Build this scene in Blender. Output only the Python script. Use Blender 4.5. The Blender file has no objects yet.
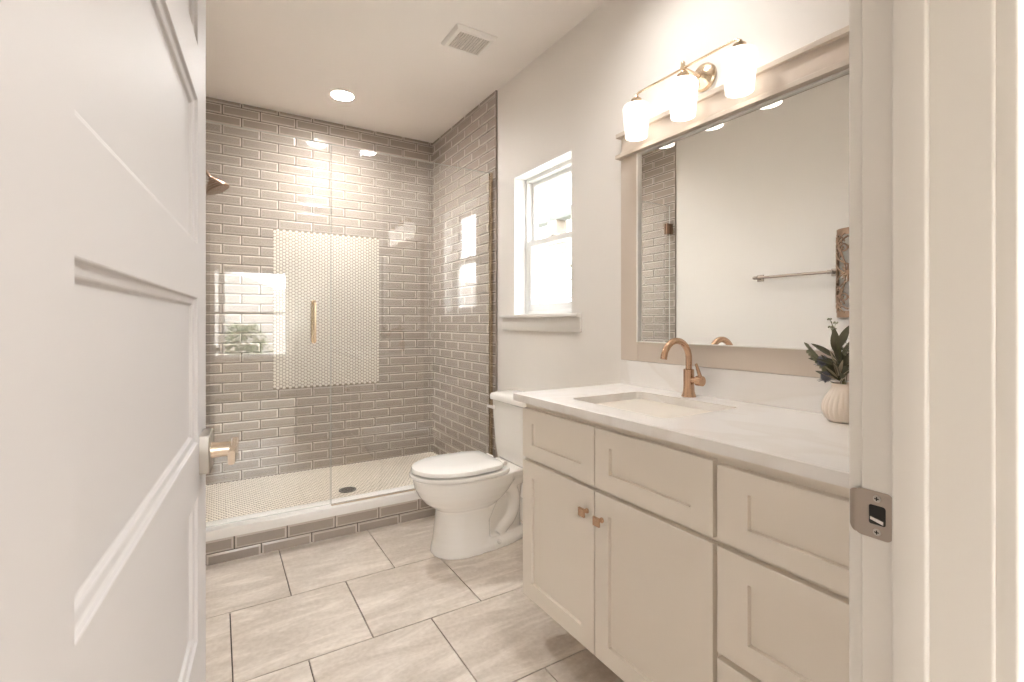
import bpy, bmesh, math, random
from mathutils import Vector, Matrix, Quaternion
random.seed(7)
sc = bpy.context.scene
COL = sc.collection
PI = math.pi

# ------------------------------------------------------------------ camera, world, light, exposure
cam_data = bpy.data.cameras.new('camera')
cam = bpy.data.objects.new('camera', cam_data)
COL.objects.link(cam)
cam.location = (0, 0, 1.2)
cam.rotation_euler = (PI / 2, 0, -math.atan(294.5 / 482.6))
cam_data.sensor_fit = 'HORIZONTAL'
cam_data.sensor_width = 36
cam_data.lens = 36 * 482.6 / 1024
cam_data.shift_y = -(341 - 322.3) / 1024
cam_data.clip_start = 0.01
cam_data.clip_end = 300
sc.camera = cam

sc.view_settings.view_transform = 'Standard'
sc.view_settings.look = 'None'
sc.view_settings.gamma = 1
sc.view_settings.use_curve_mapping = False
sc.view_settings.exposure = 2.93
cy = sc.cycles
cy.use_denoising = True
cy.max_bounces = 12
cy.diffuse_bounces = 6
cy.glossy_bounces = 6
cy.transparent_max_bounces = 16
cy.caustics_reflective = False
cy.caustics_refractive = False
cy.sample_clamp_indirect = 6

SKY = 2.1
CAN = 172
VCAN = 38
SHADE = 0.25
BEDROOM_FILL = 34  # strength of the added bedroom fill lamp

world = bpy.data.worlds.new('sky')
sc.world = world
world.use_nodes = True
wn = world.node_tree
bg = wn.nodes['Background']
wtc = wn.nodes.new('ShaderNodeTexCoord')
wsep = wn.nodes.new('ShaderNodeSeparateXYZ')
wramp = wn.nodes.new('ShaderNodeValToRGB')
wn.links.new(wtc.outputs['Generated'], wsep.inputs[0])
wn.links.new(wsep.outputs['Z'], wramp.inputs[0])
wn.links.new(wramp.outputs[0], bg.inputs['Color'])
wramp.color_ramp.elements[0].color = (1.0, 0.98, 0.95, 1)
wramp.color_ramp.elements[1].color = (0.80, 0.90, 1.0, 1)
bg.inputs['Strength'].default_value = SKY

# ------------------------------------------------------------------ mesh helpers
class B:
    def __init__(s):
        s.bm = bmesh.new()

    def face(s, vs):
        try:
            return s.bm.faces.new(vs)
        except ValueError:
            return None

    def box(s, x0, x1, y0, y1, z0, z1, bev=0.0, seg=2):
        vs = [s.bm.verts.new((x, y, z)) for x in (x0, x1) for y in (y0, y1) for z in (z0, z1)]
        q = [(0, 1, 3, 2), (4, 6, 7, 5), (0, 4, 5, 1), (2, 3, 7, 6), (0, 2, 6, 4), (1, 5, 7, 3)]
        fs = [s.bm.faces.new([vs[i] for i in f]) for f in q]
        if bev > 0:
            es = list({e for f in fs for e in f.edges})
            bmesh.ops.bevel(s.bm, geom=es, offset=bev, segments=seg, affect='EDGES', profile=0.5)
        return s

    def loft(s, rings, cap0=True, cap1=True, closed=False):
        vr = [[s.bm.verts.new(p) for p in r] for r in rings]
        n = len(vr[0])
        pairs = list(zip(vr, vr[1:]))
        if closed:
            pairs.append((vr[-1], vr[0]))
        for a, b in pairs:
            for i in range(n):
                j = (i + 1) % n
                s.face([a[i], a[j], b[j], b[i]])
        if not closed:
            if cap0:
                s.face(list(reversed(vr[0])))
            if cap1:
                s.face(vr[-1])
        return s

    def tube(s, pts, r, seg=12, cap=True):
        pts = [Vector(p) for p in pts]
        n = len(pts)
        rs = r if isinstance(r, (list, tuple)) else [r] * n
        tans = []
        for i in range(n):
            a = pts[max(i - 1, 0)]
            b = pts[min(i + 1, n - 1)]
            tans.append((b - a).normalized())
        up = Vector((0, 0, 1)) if abs(tans[0].z) < .9 else Vector((1, 0, 0))
        u = tans[0].cross(up).normalized()
        rings = []
        for i in range(n):
            if i:
                q = tans[i - 1].rotation_difference(tans[i])
                u = (q @ u).normalized()
            v = tans[i].cross(u).normalized()
            rings.append([pts[i] + rs[i] * (math.cos(2 * PI * k / seg) * u + math.sin(2 * PI * k / seg) * v) for k in range(seg)])
        return s.loft(rings, cap, cap)

    def lathe(s, prof, c=(0, 0, 0), axis=(0, 0, 1), seg=32, flute=None, closed=False):
        """prof: (radius, height) from one end to the other along axis."""
        q = Vector((0, 0, 1)).rotation_difference(Vector(axis).normalized())
        c = Vector(c)
        rings = []
        for r, h in prof:
            ring = []
            for k in range(seg):
                a = 2 * PI * k / seg
                rr = max(r, 1e-5)
                if flute:
                    rr *= flute(a, h)
                ring.append(c + q @ Vector((rr * math.cos(a), rr * math.sin(a), h)))
            rings.append(ring)
        return s.loft(rings, closed=closed)

    def rects(s, rr, plane='x'):
        """rectangle rings (a0,a1,b0,b1,d): plane x -> (d,a,b); y -> (a,d,b); z -> (a,b,d)"""
        rings = []
        for a0, a1, b0, b1, d in rr:
            q = [(a0, b0), (a1, b0), (a1, b1), (a0, b1)]
            if plane == 'x':
                rings.append([(d, a, b) for a, b in q])
            elif plane == 'y':
                rings.append([(a, d, b) for a, b in q])
            else:
                rings.append([(a, b, d) for a, b in q])
        return s.loft(rings)

    def ball(s, c, r, u=16, v=10, scale=(1, 1, 1)):
        m = Matrix.Translation(c) @ Matrix.Diagonal((*scale, 1))
        bmesh.ops.create_uvsphere(s.bm, u_segments=u, v_segments=v, radius=r, matrix=m)
        return s


def origin(p):
    v = Vector((0, 0, 0))
    while p is not None:
        v += p.location
        p = p.parent
    return v


def obj(name, b, mat, parent=None, smooth=35, at=None, local=False):
    bm = b.bm
    bmesh.ops.recalc_face_normals(bm, faces=bm.faces[:])
    if parent is not None and not local:
        bmesh.ops.translate(bm, verts=bm.verts[:], vec=-origin(parent))
    if parent is None and at is not None:
        bmesh.ops.translate(bm, verts=bm.verts[:], vec=-Vector(at))
    me = bpy.data.meshes.new(name)
    bm.to_mesh(me)
    bm.free()
    if smooth:
        me.shade_smooth()
        me.set_sharp_from_angle(angle=math.radians(smooth))
    for m in (mat if isinstance(mat, (list, tuple)) else [mat]):
        me.materials.append(m)
    o = bpy.data.objects.new(name, me)
    COL.objects.link(o)
    if parent is not None:
        o.parent = parent
    elif at is not None:
        o.location = at
    return o


def tag(o, label, cat, group=None):
    o['label'] = label
    o['category'] = cat
    if group:
        o['group'] = group
    return o


def thing(name, loc, label, cat, group=None, rz=0):
    o = bpy.data.objects.new(name, None)
    COL.objects.link(o)
    o.empty_display_size = .05
    o.location = loc
    o.rotation_euler = (0, 0, rz)
    return tag(o, label, cat, group)


def struct(name, b, mat, label=None, parent=None, smooth=35):
    o = obj(name, b, mat, parent, smooth)
    if parent is None:
        o['kind'] = 'structure'
        if label:
            o['label'] = label
    return o


def struct_root(name, loc, label, rz=0):
    o = bpy.data.objects.new(name, None)
    COL.objects.link(o)
    o.location = loc
    o.rotation_euler = (0, 0, rz)
    o['kind'] = 'structure'
    o['label'] = label
    return o


def dup(root, loc, label=None):
    r = root.copy()
    COL.objects.link(r)
    r.location = loc
    if label:
        r['label'] = label
    for ch in list(root.children):
        c = ch.copy()
        COL.objects.link(c)
        c.parent = r
        for g in list(ch.children):
            d = g.copy()
            COL.objects.link(d)
            d.parent = c
    return r


def rounded_rect(a0, a1, b0, b1, r, n=6):
    pts = []
    for ca, cb, st in ((a1 - r, b1 - r, 0), (a0 + r, b1 - r, 90), (a0 + r, b0 + r, 180), (a1 - r, b0 + r, 270)):
        for k in range(n + 1):
            t = math.radians(st + 90 * k / n)
            pts.append((ca + r * math.cos(t), cb + r * math.sin(t)))
    return pts


# ------------------------------------------------------------------ materials
def new_mat(name):
    m = bpy.data.materials.new(name)
    m.use_nodes = True
    nt = m.node_tree
    return m, nt, nt.nodes['Principled BSDF'], nt.nodes['Material Output']


def plain(name, col, rough=.5, metal=0.0, noise=0.0, nscale=30, bump=0.0, bscale=200, spec=.5, aniso=None, coat=0):
    m, nt, p, out = new_mat(name)
    p.inputs['Base Color'].default_value = (*col, 1)
    p.inputs['Roughness'].default_value = rough
    p.inputs['Metallic'].default_value = metal
    p.inputs['Specular IOR Level'].default_value = spec
    p.inputs['Coat Weight'].default_value = coat
    tc = nt.nodes.new('ShaderNodeTexCoord')
    if noise:
        n = nt.nodes.new('ShaderNodeTexNoise')
        n.inputs['Scale'].default_value = nscale
        n.inputs['Detail'].default_value = 4
        nt.links.new(tc.outputs['Object'], n.inputs['Vector'])
        mx = nt.nodes.new('ShaderNodeMix')
        mx.data_type = 'RGBA'
        mx.inputs[6].default_value = (*[c * (1 - noise) for c in col], 1)
        mx.inputs[7].default_value = (*[min(1, c * (1 + noise)) for c in col], 1)
        nt.links.new(n.outputs['Fac'], mx.inputs[0])
        nt.links.new(mx.outputs[2], p.inputs['Base Color'])
    if bump:
        n2 = nt.nodes.new('ShaderNodeTexNoise')
        n2.inputs['Scale'].default_value = bscale
        n2.inputs['Detail'].default_value = 3
        nt.links.new(tc.outputs['Object'], n2.inputs['Vector'])
        bp = nt.nodes.new('ShaderNodeBump')
        bp.inputs['Strength'].default_value = bump
        bp.inputs['Distance'].default_value = .002
        nt.links.new(n2.outputs['Fac'], bp.inputs['Height'])
        nt.links.new(bp.outputs['Normal'], p.inputs['Normal'])
    return m


def emit(name, col, strength):
    m, nt, p, out = new_mat(name)
    p.inputs['Base Color'].default_value = (.9, .88, .84, 1)
    p.inputs['Roughness'].default_value = .35
    p.inputs['Emission Color'].default_value = (*col, 1)
    p.inputs['Emission Strength'].default_value = strength
    return m


def beam_emit(name, col, strength, power):
    """lamp lens that throws most of its light straight out, like a reflector downlight"""
    m = emit(name, col, strength)
    nt = m.node_tree
    p = nt.nodes['Principled BSDF']
    geo = nt.nodes.new('ShaderNodeNewGeometry')
    dot = nt.nodes.new('ShaderNodeVectorMath')
    dot.operation = 'DOT_PRODUCT'
    nt.links.new(geo.outputs['Incoming'], dot.inputs[0])
    nt.links.new(geo.outputs['Normal'], dot.inputs[1])
    ab = nt.nodes.new('ShaderNodeMath')
    ab.operation = 'ABSOLUTE'
    nt.links.new(dot.outputs['Value'], ab.inputs[0])
    pw = nt.nodes.new('ShaderNodeMath')
    pw.operation = 'POWER'
    pw.inputs[1].default_value = power
    nt.links.new(ab.outputs[0], pw.inputs[0])
    ml = nt.nodes.new('ShaderNodeMath')
    ml.operation = 'MULTIPLY'
    ml.inputs[1].default_value = strength
    nt.links.new(pw.outputs[0], ml.inputs[0])
    nt.links.new(ml.outputs[0], p.inputs['Emission Strength'])
    return m


def thin_glass(name, tint, boost=1.0):
    """clear pane: Schlick mix of transparency and mirror reflection on both faces"""
    m, nt, p, out = new_mat(name)
    nt.nodes.remove(p)
    geo = nt.nodes.new('ShaderNodeNewGeometry')
    dot = nt.nodes.new('ShaderNodeVectorMath')
    dot.operation = 'DOT_PRODUCT'
    nt.links.new(geo.outputs['Incoming'], dot.inputs[0])
    nt.links.new(geo.outputs['Normal'], dot.inputs[1])

    def math_node(op, a, b=None, val=None):
        n = nt.nodes.new('ShaderNodeMath')
        n.operation = op
        if a is not None:
            nt.links.new(a, n.inputs[0])
        if b is not None:
            nt.links.new(b, n.inputs[1])
        if val is not None:
            n.inputs[1].default_value = val
        return n.outputs[0]
    ab = math_node('ABSOLUTE', dot.outputs['Value'])
    inv = nt.nodes.new('ShaderNodeMath')
    inv.operation = 'SUBTRACT'
    inv.inputs[0].default_value = 1
    nt.links.new(ab, inv.inputs[1])
    p5 = math_node('POWER', inv.outputs[0], val=5)
    sc_ = math_node('MULTIPLY', p5, val=.95)
    f = math_node('ADD', sc_, val=.045 * boost)
    tr = nt.nodes.new('ShaderNodeBsdfTransparent')
    tr.inputs[0].default_value = (*tint, 1)
    gl = nt.nodes.new('ShaderNodeBsdfGlossy')
    gl.inputs['Roughness'].default_value = 0.0
    mx = nt.nodes.new('ShaderNodeMixShader')
    nt.links.new(f, mx.inputs[0])
    nt.links.new(tr.outputs[0], mx.inputs[1])
    nt.links.new(gl.outputs[0], mx.inputs[2])
    nt.links.new(mx.outputs[0], out.inputs['Surface'])
    return m


def stone_floor():
    m, nt, p, out = new_mat('floor_tile_stone')
    tc = nt.nodes.new('ShaderNodeTexCoord')
    at = nt.nodes.new('ShaderNodeAttribute')
    at.attribute_name = 'tile_rand'
    add = nt.nodes.new('ShaderNodeVectorMath')
    add.operation = 'ADD'
    sclv = nt.nodes.new('ShaderNodeVectorMath')
    sclv.operation = 'SCALE'
    sclv.inputs['Scale'].default_value = 37.0
    nt.links.new(at.outputs['Vector'], sclv.inputs[0])
    nt.links.new(tc.outputs['Object'], add.inputs[0])
    nt.links.new(sclv.outputs[0], add.inputs[1])
    mp = nt.nodes.new('ShaderNodeMapping')
    mp.inputs['Rotation'].default_value = (0, 0, math.radians(-24))
    mp.inputs['Scale'].default_value = (1.5, 6.0, 1)
    nt.links.new(add.outputs[0], mp.inputs['Vector'])
    n1 = nt.nodes.new('ShaderNodeTexNoise')
    n1.inputs['Scale'].default_value = 1.8
    n1.inputs['Detail'].default_value = 9
    n1.inputs['Roughness'].default_value = .62
    n1.inputs['Distortion'].default_value = .8
    nt.links.new(mp.outputs[0], n1.inputs['Vector'])
    r1 = nt.nodes.new('ShaderNodeValToRGB')
    e = r1.color_ramp.elements
    e[0].position = .36
    e[0].color = (.55, .48, .415, 1)
    e[1].position = .66
    e[1].color = (.77, .70, .63, 1)
    k = e.new(.5)
    k.color = (.62, .55, .485, 1)
    nt.links.new(n1.outputs['Fac'], r1.inputs[0])
    n2 = nt.nodes.new('ShaderNodeTexNoise')
    n2.inputs['Scale'].default_value = 60
    n2.inputs['Detail'].default_value = 5
    nt.links.new(add.outputs[0], n2.inputs['Vector'])
    mx = nt.nodes.new('ShaderNodeMix')
    mx.data_type = 'RGBA'
    mx.blend_type = 'SOFT_LIGHT'
    mx.inputs[0].default_value = .45
    nt.links.new(r1.outputs[0], mx.inputs[6])
    nt.links.new(n2.outputs['Fac'], mx.inputs[7])
    nt.links.new(mx.outputs[2], p.inputs['Base Color'])
    p.inputs['Roughness'].default_value = .38
    bp = nt.nodes.new('ShaderNodeBump')
    bp.inputs['Strength'].default_value = .12
    bp.inputs['Distance'].default_value = .003
    nt.links.new(n1.outputs['Fac'], bp.inputs['Height'])
    nt.links.new(bp.outputs['Normal'], p.inputs['Normal'])
    return m


def quartz():
    m, nt, p, out = new_mat('white_veined_quartz')
    tc = nt.nodes.new('ShaderNodeTexCoord')
    n = nt.nodes.new('ShaderNodeTexNoise')
    n.inputs['Scale'].default_value = 1.1
    n.inputs['Detail'].default_value = 4
    n.inputs['Distortion'].default_value = 1.2
    nt.links.new(tc.outputs['Object'], n.inputs['Vector'])
    r = nt.nodes.new('ShaderNodeValToRGB')
    e = r.color_ramp.elements
    base = (.86, .835, .81, 1)
    e[0].position = .0
    e[0].color = base
    e[1].position = 1
    e[1].color = base
    for pos, c in ((.485, base), (.50, (.82, .785, .75, 1)), (.51, (.825, .79, .755, 1)), (.55, base)):
        k = e.new(pos)
        k.color = c
    nt.links.new(n.outputs['Fac'], r.inputs[0])
    nt.links.new(r.outputs[0], p.inputs['Base Color'])
    p.inputs['Roughness'].default_value = .22
    return m


def glazed_tile(name, c0, c1):
    m, nt, p, out = new_mat(name)
    at = nt.nodes.new('ShaderNodeAttribute')
    at.attribute_name = 'tile_rand'
    tc = nt.nodes.new('ShaderNodeTexCoord')
    n = nt.nodes.new('ShaderNodeTexNoise')
    n.inputs['Scale'].default_value = 90
    n.inputs['Detail'].default_value = 3
    nt.links.new(tc.outputs['Object'], n.inputs['Vector'])
    add = nt.nodes.new('ShaderNodeMath')
    add.operation = 'ADD'
    sep = nt.nodes.new('ShaderNodeSeparateXYZ')
    nt.links.new(at.outputs['Vector'], sep.inputs[0])
    nt.links.new(sep.outputs['X'], add.inputs[0])
    nt.links.new(n.outputs['Fac'], add.inputs[1])
    hal = nt.nodes.new('ShaderNodeMath')
    hal.operation = 'MULTIPLY'
    hal.inputs[1].default_value = .5
    nt.links.new(add.outputs[0], hal.inputs[0])
    mx = nt.nodes.new('ShaderNodeMix')
    mx.data_type = 'RGBA'
    mx.inputs[6].default_value = (*c0, 1)
    mx.inputs[7].default_value = (*c1, 1)
    nt.links.new(hal.outputs[0], mx.inputs[0])
    nt.links.new(mx.outputs[2], p.inputs['Base Color'])
    p.inputs['Roughness'].default_value = .09
    p.inputs['Specular IOR Level'].default_value = .6
    # gentle waviness of the glaze
    n2 = nt.nodes.new('ShaderNodeTexNoise')
    n2.inputs['Scale'].default_value = 14
    nt.links.new(tc.outputs['Object'], n2.inputs['Vector'])
    bp = nt.nodes.new('ShaderNodeBump')
    bp.inputs['Strength'].default_value = .10
    bp.inputs['Distance'].default_value = .004
    nt.links.new(n2.outputs['Fac'], bp.inputs['Height'])
    nt.links.new(bp.outputs['Normal'], p.inputs['Normal'])
    return m


M_WALL = plain('warm_white_wall_paint', (.80, .765, .725), .55, bump=.05, bscale=350)
M_CEIL = plain('ceiling_paint', (.84, .795, .755), .7, bump=.05, bscale=250)
M_TRIM = plain('semi_gloss_trim_paint', (.76, .73, .69), .4)
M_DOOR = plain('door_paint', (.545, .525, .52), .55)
M_VINYL = plain('white_vinyl', (.86, .86, .85), .3)
M_TILE = glazed_tile('taupe_glazed_tile', (.315, .27, .232), (.37, .32, .28))
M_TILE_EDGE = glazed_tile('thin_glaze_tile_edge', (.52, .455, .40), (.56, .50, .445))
M_GROUT = plain('taupe_grout', (.075, .058, .046), .9, noise=.12)
M_MOS = plain('white_mosaic_glaze', (.74, .69, .62), .16, noise=.10, nscale=45)
M_MOSF = plain('cream_mosaic_floor', (.74, .665, .57), .3, noise=.16, nscale=45)
M_MGROUT = plain('mosaic_grout', (.27, .22, .175), .9)
M_FMGROUT = plain('mosaic_floor_grout', (.15, .115, .09), .9)
M_CURB = plain('white_curb_stone', (.82, .80, .77), .25, noise=.03)
M_STONE = stone_floor()
M_FGROUT = plain('dark_floor_grout', (.10, .08, .068), .9)
M_QUARTZ = quartz()
M_PORC = plain('white_porcelain', (.86, .84, .81), .08, coat=.3)
M_CAB = plain('greige_cabinet_paint', (.80, .74, .66), .42)
M_BRASS = plain('champagne_bronze', (.60, .40, .27), .27, 1.0)
M_BRASS2 = plain('pale_satin_brass', (.72, .58, .42), .25, 1.0)
M_NICKEL = plain('satin_nickel', (.55, .52, .48), .32, 1.0)
M_POLISH = plain('polished_nickel', (.74, .68, .62), .12, 1.0)
M_LEVER = plain('warm_polished_nickel', (.80, .69, .58), .16, 1.0)
M_STRIKE = plain('dark_satin_nickel', (.42, .36, .31), .42, 1.0)
M_DRAIN = plain('oil_rubbed_bronze', (.055, .043, .035), .4, .4)
M_DARK = plain('recess_shade_paint', (.02, .018, .016), .7)  # near-black stand-in for the shade inside hollows and slots
M_BRONZE = plain('brown_bronze', (.30, .20, .14), .3, 1.0)
M_FRAME = plain('mirror_frame_paint', (.63, .545, .465), .4)
M_FRAMEW = plain('pale_bead_paint', (.90, .87, .82), .35)
M_MIRROR = plain('silvered_mirror', (.90, .90, .885), 0.0, 1.0)
M_GLASS = thin_glass('shower_glass', (.985, .99, .985), 2.0)
M_EDGE = plain('polished_glass_edge', (.60, .61, .57), .12)
M_PANE = thin_glass('window_glass', (.99, .99, .99))
M_SHADE = emit('lit_opal_shade', (1.0, .94, .87), SHADE)
M_CAN = beam_emit('lit_downlight_lens', (1.0, .97, .94), CAN, 1.3)
M_VCAN = beam_emit('dim_downlight_lens', (1.0, .97, .94), VCAN, 1.9)
M_FILL = emit('lit_fill_light', (1.0, .98, .955), BEDROOM_FILL)
M_WPLASTIC = plain('white_plastic', (.80, .77, .73), .4)
M_GRILLE = plain('vent_grille_plastic', (.74, .69, .63), .5)
M_VASE = plain('cream_ceramic', (.79, .69, .59), .4, noise=.04)
M_SCROLL = plain('brown_scroll_metal', (.33, .22, .15), .45, .5)
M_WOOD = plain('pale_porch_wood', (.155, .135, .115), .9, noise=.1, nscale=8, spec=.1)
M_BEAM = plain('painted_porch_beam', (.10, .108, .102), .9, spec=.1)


def leaf_mat(name, c):
    return plain(name, c, .5, noise=.2, nscale=60)


M_LEAF = leaf_mat('dark_green_leaf', (.115, .110, .065))
M_LEAF2 = leaf_mat('sage_leaf', (.27, .27, .17))
M_LEAF3 = leaf_mat('pale_edged_leaf', (.50, .44, .31))
M_STEM = leaf_mat('stem_green', (.13, .13, .06))
M_THISTLE = leaf_mat('blue_grey_thistle', (.17, .17, .20))
M_BUSH = leaf_mat('outdoor_bush', (.11, .16, .065))
M_TRUNK = leaf_mat('bark', (.20, .15, .11))
M_GROUND = plain('pale_dry_ground', (.58, .53, .44), .9, noise=.12, nscale=1.5)
M_HILL = plain('dry_brush_hill', (.34, .295, .25), .95, noise=.4, nscale=.9)
M_CARPET = plain('bedroom_flooring', (.50, .44, .37), .8, noise=.08)

# ------------------------------------------------------------------ main measures (metres)
XL, XR = -.20, 1.588          # left and right wall faces
YF0, YF1 = .170, .290         # door wall, outer and inner face
YB = 3.895                    # tiled back wall face
ZC = 2.74                     # ceiling
YT = 2.79                     # where the tile starts on the side walls
ZS = .09                      # shower floor
YG = 2.84                     # shower glass
PITCH, LEN = .069, .2345      # tile course and tile length

# ------------------------------------------------------------------ room shell
b = B().box(XL - .14, XR + .16, YF0 - .0, YB + .14, -.10, -.008)
floor = struct('floor', b, M_FGROUT, 'beige square stone floor tiles with thin dark joints')

# floor tiles: 18 inch squares laid in a half offset
b = B()
vecs = []
g = .0022
lay = b.bm.verts.layers.float_vector.new('tile_rand')
for i, k in enumerate(range(-3, 4)):
    y0, y1 = 1.373 + .47 * k, 1.373 + .47 * (k + 1)
    if k == 2:
        y1 = 2.86
    if k > 2:
        continue
    x_off = .277 if k % 2 == 0 else .507
    for j in range(-3, 5):
        x0 = x_off + .463 * j
        x1 = x0 + .463
        a0, a1 = max(x0, XL - .01), min(x1, XR + .01)
        c0, c1 = max(y0, YF0), min(y1, 2.825)
        if a1 - a0 < .01 or c1 - c0 < .01:
            continue
        before = set(b.bm.verts)
        b.rects([(a0 + g, a1 - g, c0 + g, c1 - g, -.009), (a0 + g, a1 - g, c0 + g, c1 - g, -.0012),
                 (a0 + g + .001, a1 - g - .001, c0 + g + .001, c1 - g - .001, 0)], 'z')
        rv = (random.random(), random.random(), random.random())
        for v in b.bm.verts:
            if v not in before:
                v[lay] = rv
struct('floor_tiling', b, M_STONE, parent=floor, smooth=0)

b = B().box(XL - .14, XR + .16, YF0, YB + .14, ZC, ZC + .12)
struct('ceiling', b, M_CEIL, 'plain pale beige ceiling')

# right wall with the window opening
WY0, WY1, WZ0, WZ1 = 1.998, 2.578, 1.247, 2.108
XO = XR + .155
b = B()
b.box(XR, XO, YF0, WY0, 0, ZC).box(XR, XO, WY1, YB + .14, 0, ZC)
b.box(XR, XO, WY0, WY1, 0, WZ0 - .02).box(XR, XO, WY0, WY1, WZ1, ZC)
wall_right = struct('wall_right', b, M_WALL, 'off-white painted wall holding the window and vanity', smooth=0)
b = B().box(XL - .14, XL, YF0, YB + .14, 0, ZC)
wall_left = struct('wall_left', b, M_WALL, 'off-white painted wall holding the towel bar', smooth=0)
b = B().box(XL, XR, YB + .010, YB + .14, 0, ZC)
wall_back = struct('wall_back', b, M_GROUT, 'taupe tiled shower wall with a white mosaic panel', smooth=0)
JX0, JX1, JZ = -.092, .692, 2.045    # door opening between the jamb faces
b = B()
b.box(XL, JX0 - .02, YF0, YF1, 0, ZC).box(JX1 + .02, XR, YF0, YF1, 0, ZC)
b.box(JX0 - .02, JX1 + .02, YF0, YF1, JZ + .02, ZC)
wall_front = struct('wall_front', b, M_WALL, 'painted wall around the doorway', smooth=0)


def tile_field(name, parent, plane, a0, a1, z0, z1, d, sign, joints_even, joints_odd, zref, hole=None, length=None):
    """bevelled running-bond tiles; plane 'y' -> wall facing -y at d, 'x' -> wall facing along sign in x.
    d is the plane of the grout, tiles stand out of it towards sign."""
    b = B()
    LEN_ = length or LEN
    lay = b.bm.verts.layers.float_vector.new('tile_rand')
    gr, bw, h0, h1 = .0026, .0095, .0068, .0093
    k0 = math.floor((z0 - zref) / PITCH)
    k1 = math.ceil((z1 - zref) / PITCH)
    for k in range(k0, k1):
        za, zb = zref + k * PITCH, zref + (k + 1) * PITCH
        off = joints_even if k % 2 == 0 else joints_odd
        j0 = math.floor((a0 - off) / LEN_)
        j1 = math.ceil((a1 - off) / LEN_)
        for j in range(j0, j1):
            xa, xb = off + j * LEN_, off + (j + 1) * LEN_
            cells = [(a0, a1, z0, z1)]
            if hole and za < hole[3] - .002 and zb > hole[2] + .002:
                cells = [(a0, hole[0], z0, z1), (hole[1], a1, z0, z1)]
            for ca0, ca1, cz0, cz1 in cells:
                o = [max(xa + gr, ca0), min(xb - gr, ca1), max(za + gr, cz0), min(zb - gr, cz1)]
                if o[1] - o[0] < .004 or o[3] - o[2] < .004:
                    continue
                i = [max(xa + gr + bw, ca0), min(xb - gr - bw, ca1), max(za + gr + bw, cz0), min(zb - gr - bw, cz1)]
                i = [max(i[0], o[0]), min(i[1], o[1]), max(i[2], o[2]), min(i[3], o[3])]
                if i[1] - i[0] < .001:
                    i[0], i[1] = ((i[0] + i[1]) / 2 - .0005, (i[0] + i[1]) / 2 + .0005)
                    i[0], i[1] = max(i[0], o[0]), min(i[1], o[1])
                if i[3] - i[2] < .001:
                    i[2], i[3] = ((i[2] + i[3]) / 2 - .0005, (i[2] + i[3]) / 2 + .0005)
                    i[2], i[3] = max(i[2], o[2]), min(i[3], o[3])
                nb = len(b.bm.verts)
                m = [(p + q) / 2 for p, q in zip(o, i)]
                b.rects([(*o, d), (*o, d + sign * h0), (*m, d + sign * (h0 + .0017)), (*i, d + sign * h1)], plane)
                rv = (random.random(), random.random(), random.random())
                b.bm.verts.ensure_lookup_table()
                for q in range(nb, len(b.bm.verts)):
                    b.bm.verts[q][lay] = rv
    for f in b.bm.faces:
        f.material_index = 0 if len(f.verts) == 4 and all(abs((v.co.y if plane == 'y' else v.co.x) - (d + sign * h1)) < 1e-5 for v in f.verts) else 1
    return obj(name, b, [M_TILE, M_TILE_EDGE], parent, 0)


MZ0, MZ1, MX0, MX1 = .709, .709 + 17 * PITCH, .344, 1.116
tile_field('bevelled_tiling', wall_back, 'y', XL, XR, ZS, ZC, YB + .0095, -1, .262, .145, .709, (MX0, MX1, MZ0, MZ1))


def hexes(name, parent, fx, u0, u1, v0, v1, p, mat, w=.82, thick=.004):
    """flat-topped hexagon mosaic, columns p*.866 apart, p between centres up a column"""
    b = B()
    cs = p * .866
    nc = int(round((u1 - u0) / cs))
    cs = (u1 - u0) / nc
    nr = int(round((v1 - v0) / p))
    p = (v1 - v0) / nr
    R = p * .5 / .866 * w
    for c in range(nc):
        cu = u0 + (c + .5) * cs
        for r in range(nr + 1):
            cv = v0 + (r + (.5 if c % 2 else 0.0)) * p
            if cv - R * .4 < v0 or cv + R * .4 > v1:
                continue
            rings = []
            for rad, h in ((R, 0), (R, thick * .75), (R * .86, thick)):
                ring = []
                for q in range(6):
                    a = PI / 3 * q
                    uu = min(max(cu + rad * math.cos(a), u0), u1)
                    vv = min(max(cv + rad * math.sin(a), v0), v1)
                    ring.append(fx(uu, vv, h))
                rings.append(ring)
            b.loft(rings, cap0=False)
    return obj(name, b, mat, parent, 0)


b = B().box(MX0, MX1, YB + .0, YB + .0105, MZ0, MZ1)
mos = obj('mosaic_panel', b, M_MGROUT, wall_back, 0)
hexes('mosaic_tiling', mos, lambda u, v, h: (u, YB - h, v), MX0, MX1, MZ0, MZ1, .0243, M_MOS)

# side wall tiling (grout bed + tiles), part of their walls
for w, xs, sg, nm in ((wall_right, XR, -1, 'r'), (wall_left, XL, 1, 'l')):
    b = B().box(min(xs, xs + sg * .003), max(xs, xs + sg * .003), YT, YB + .01, 0, ZC)
    bed = obj('tile_bed', b, M_GROUT, w, 0)
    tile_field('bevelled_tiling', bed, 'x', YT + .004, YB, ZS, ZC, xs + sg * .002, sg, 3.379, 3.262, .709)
    b = B().box(min(xs, xs + sg * .013), max(xs, xs + sg * .013), YT - .003, YT + .003, .15, ZC)
    obj('tile_edge_trim', b, M_TILE, w, 0)

# shower pan and curb
b = B().box(XL, XR, 2.936, YB + .01, -.005, ZS - .003)
pan = struct('floor_shower', b, M_FMGROUT, 'cream hexagon mosaic shower floor', smooth=0)
hexes('mosaic_tiling', pan, lambda u, v, h: (v, u, ZS - .0035 + h), 2.944, YB, XL + .01, XR - .01, .0246, M_MOSF, w=.80)

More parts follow.
